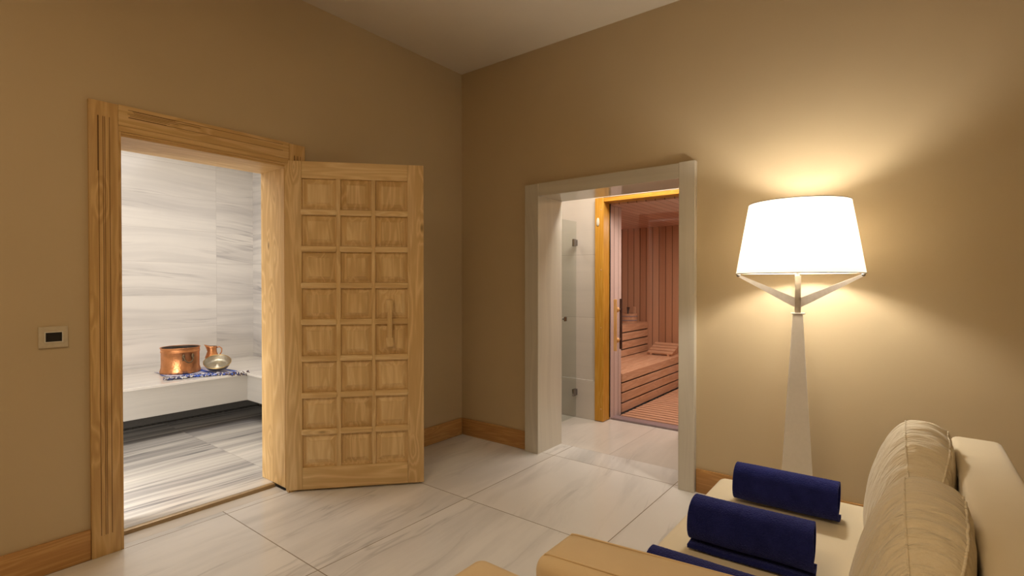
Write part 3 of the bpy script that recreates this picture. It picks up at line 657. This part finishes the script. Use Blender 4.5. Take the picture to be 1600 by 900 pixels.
for x, y in ((2.42, -0.84), (3.2, -0.84), (2.42, -2.1), (3.2, -2.1)):
    bm = bmesh.new(); lathe(bm, [(0, 0), (0.018, 0), (0.024, 0.065), (0, 0.065)], 16, (x, y, 0)); obj('leg', bm, M_black, t, 'auto')

def cushion(name, label, y0, y1, seed, parent_thing, zk=1.0, pf=3.0):
    """boxed back cushion: closed XZ section lofted along y, shrinking at both ends"""
    sec = [(2.925, 0.428), (2.908, 0.50), (2.915, 0.60), (2.945, 0.71), (2.980, 0.785), (3.018, 0.828), (3.048, 0.838), (3.092, 0.832), (3.128, 0.806),
           (3.141, 0.755), (3.142, 0.66), (3.142, 0.54), (3.136, 0.46), (3.120, 0.427), (3.02, 0.421)]
    # smooth closed resample (Catmull-Rom)
    P_ = [Vector((a, b)) for a, b in sec]; n = len(P_); sm = []
    for i in range(n):
        p0, p1, p2, p3 = P_[i-1], P_[i], P_[(i+1) % n], P_[(i+2) % n]
        for q in range(8):
            s = q/8; sm.append(0.5*((2*p1)+(-p0+p2)*s+(2*p0-5*p1+4*p2-p3)*s*s+(-p0+3*p1-3*p2+p3)*s**3))
    c = Vector((3.045, 0.55)); NY = 110; bm = bmesh.new(); rings = []
    for j in range(NY+1):
        v = -1+2*j/NY; v = math.copysign(abs(v)**0.62, v); pe = 2.1 if v < 0 else pf; k = max(0.0, (1-abs(v)**pe))**(1/pe); k = 0.02+0.98*k
        y = (y0+y1)/2+v*(y1-y0)/2; ring_ = []
        for p in sm:
            q = c+(p-c)*Vector((k**0.8, k)).x if False else Vector((c.x+(p.x-c.x)*k**0.95, c.y+(p.y-c.y)*(k*zk if p.y > c.y else k**0.3)))
            # wrinkles run across the seams, strongest at the top
            tw = max(0, (p.y-0.50)/0.30); am = 0.012*tw
            wv = mnoise.noise(Vector((p.x*5+seed, y*30+p.y*7, p.y*5)))+0.5*mnoise.noise(Vector((p.x*9, y*58+p.x*9, seed+p.y*4)))-0.5*abs(mnoise.noise(Vector((p.x*6, y*42-p.y*10, seed*2+p.y*3))))
            dirv = Vector((p.x-c.x, p.y-c.y)).normalized()
            q = q+dirv*am*wv*k
            ring_.append(bm.verts.new((q.x, y+0.003*mnoise.noise(Vector((q.x*8, q.y*8, seed))), max(0.427, q.y))))
        rings.append(ring_)
    m_ = len(sm)
    for j in range(NY):
        for i in range(m_): bm.faces.new((rings[j][i], rings[j][(i+1) % m_], rings[j+1][(i+1) % m_], rings[j+1][i]))
    bm.faces.new(rings[0]); bm.faces.new(rings[-1][::-1])
    root = obj(name, bm, M_cush, None, True)
    tag(root, label, 'cushion', 'boxed back cushions on the sofa')
    sb = bmesh.new(); cl_ = lambda j, i: Vector(rings_co[j][i])
    return root, None
def cushion_full(label, y0, y1, seed, zk=1.0, pf=3.0):
    root, _ = cushion('back_cushion', label, y0, y1, seed, None, zk, pf)
    me = root.data; m_ = 15*8; NY = 110
    co = [v.co.copy() for v in me.vertices]
    ring_at = lambda j: co[j*m_:(j+1)*m_]
    for idx in (40, 64):        # section index of the two piped seams (top front, top back)
        pts = [ring_at(j)[idx]+Vector((0, 0, 0.0008)) for j in range(6, NY-5, 1)]
        sb = bmesh.new(); tube(sb, pts, 0.0030, 6); obj('piping', sb, M_cush, root, True)
    return root
cushion_full('far beige back cushion, nearer the lamp, lit on top', -1.385, -0.80, 3.1)
cushion_full('near beige back cushion at the bottom edge of the photo', -1.998, -1.395, 8.7, 1.0, 1.9)

# second seat beside the sofa: only its arm tip is in view
t = thing('armchair', 'tan armchair whose arm tip shows at the bottom edge', 'armchair', (0, 0, 0))
soft('armrest', (2.165, 2.95, -2.42, -2.225, 0.06, 0.612), M_tanf, t, 0.03, 5, 4, 0.003)
soft('armrest', (2.165, 2.95, -3.13, -2.95, 0.06, 0.600), M_tanf, t, 0.03, 5, 4, 0.003)
soft('seat', (2.20, 2.95, -2.949, -2.421, 0.06, 0.420), M_tanf, t, 0.03, 4)
soft('backrest', (2.951, 3.12, -3.13, -2.225, 0.06, 0.62), M_tanf, t, 0.03, 4)

# ------------------------------------------------------------------ towels
gt = G('navy_terry', 0.95, 0.05); n1 = gt.noise(gt.obj, 230, 3); n2 = gt.noise(gt.obj, 22, 3)
gt.col(gt.mix(n2, (0.010, 0.013, 0.080), (0.026, 0.033, 0.190))); gt.set('Sheen Weight', 0.6); gt.set('Sheen Roughness', 0.4)
gt.set('Sheen Tint', (0.22, 0.26, 0.75, 1)); gt.bump(gt.math('ADD', n1, gt.math('MULTIPLY', n2, 0.8)), 0.9, 0.006); M_towel = gt.m
def towel(label, cx, cy, rz_, seed, flap=0.0, z0=0.4285, rx=0.071, rh=0.068, L=0.362):
    random.seed(seed)
    th = 0.0115; pitch = 0.0135; turns = 3.6
    pts = []; NS = int(turns*40)
    # spiral from the outside in; starts at the bottom front
    for k in range(NS+1):
        a = -PI/2 - 0.35 + 2*PI*k/40
        r = 1.0-(k/40)*pitch/rx
        if r < 0.12: break
        c_, s_ = math.cos(a), math.sin(a)
        e = 2.25
        rr = (abs(c_)**e+abs(s_)**e)**(-1/e)
        pts.append(Vector((-(rx)*r*rr*c_, rh*r*rr*s_)))
    if flap:
        p0 = pts[0]
        pre = [Vector((p0.x-flap*(1-q/6), -rh-0.013+0.012*(q/6)**2)) for q in range(6)]
        pts = pre+pts
    m_ = len(pts); bm = bmesh.new(); NX = 130; outer = []; inner = []
    nor = []
    for i in range(m_):
        d = (pts[min(i+1, m_-1)]-pts[max(i-1, 0)]).normalized(); nor.append(Vector((d.y, -d.x)))
    grid = []
    for j in range(NX+1):
        u = j/NX; x = -L/2+L*u; row = []
        for i in range(m_):
            lay = i/40
            endj = 0.006*mnoise.noise(Vector((lay*1.7, seed, 0)))*(1 if u < 0.5 else -1)+(0.007*lay)*(1 if u < 0.5 else -1)
            edge_ = math.exp(-min(u, 1-u)*22)
            p = pts[i]+nor[i]*0.0
            w_ = 0.010*mnoise.noise(Vector((x*7, i*0.07, seed)))+0.0045*mnoise.noise(Vector((x*190, i*0.75, seed)))
            row.append((Vector((x+endj*edge_, p.x*(1+w_*3), p.y*(1+w_*3)+rh)), Vector((0, nor[i].x, nor[i].y))))
        grid.append(row)
    A = [[bm.verts.new(p+n*(th/2)) for p, n in row] for row in grid]
    Bq = [[bm.verts.new(p-n*(th/2)) for p, n in row] for row in grid]
    for j in range(NX):
        for i in range(m_-1):
            bm.faces.new((A[j][i], A[j+1][i], A[j+1][i+1], A[j][i+1])); bm.faces.new((Bq[j][i], Bq[j][i+1], Bq[j+1][i+1], Bq[j+1][i]))
        for i in (0, m_-1): bm.faces.new((A[j][i], Bq[j][i], Bq[j+1][i], A[j+1][i]))
    for j in (0, NX):
        for i in range(m_-1): bm.faces.new((A[j][i], A[j][i+1], Bq[j][i+1], Bq[j][i]))
    zmin = min(v.co.z for v in bm.verts)
    for v in bm.verts: v.co.z -= zmin
    o = obj('rolled_towel', bm, M_towel, None, True, (cx, cy, z0), (0, 0, rz_))
    return tag(o, label, 'towel', 'rolled navy towels on the sofa seat')
towel('navy rolled towel farthest along the seat, nearest the lamp', 2.652, -0.995, R(1), 5)
towel('middle navy rolled towel with a loose hem flap in front', 2.632, -1.455, R(2), 9, flap=0.088)
towel('navy rolled towel mostly hidden behind the near armrest', 2.645, -1.86, R(2), 13, rh=0.072)

# ------------------------------------------------------------------ added housing for the lounge fill light (unseen, behind the viewer)
for nm, lab, (x, y, z), s in (('fill_light_housing', 'added square housing of the unseen fill light behind the viewer', (2.1, -3.6, 3.048), 0.47),):
    t = thing(nm, lab, 'ceiling light', (x, y, z))
    obj('housing', B((-s-0.03, s+0.03, -s-0.03, s+0.03, 0.0, 0.036)), M_whitecap, t)
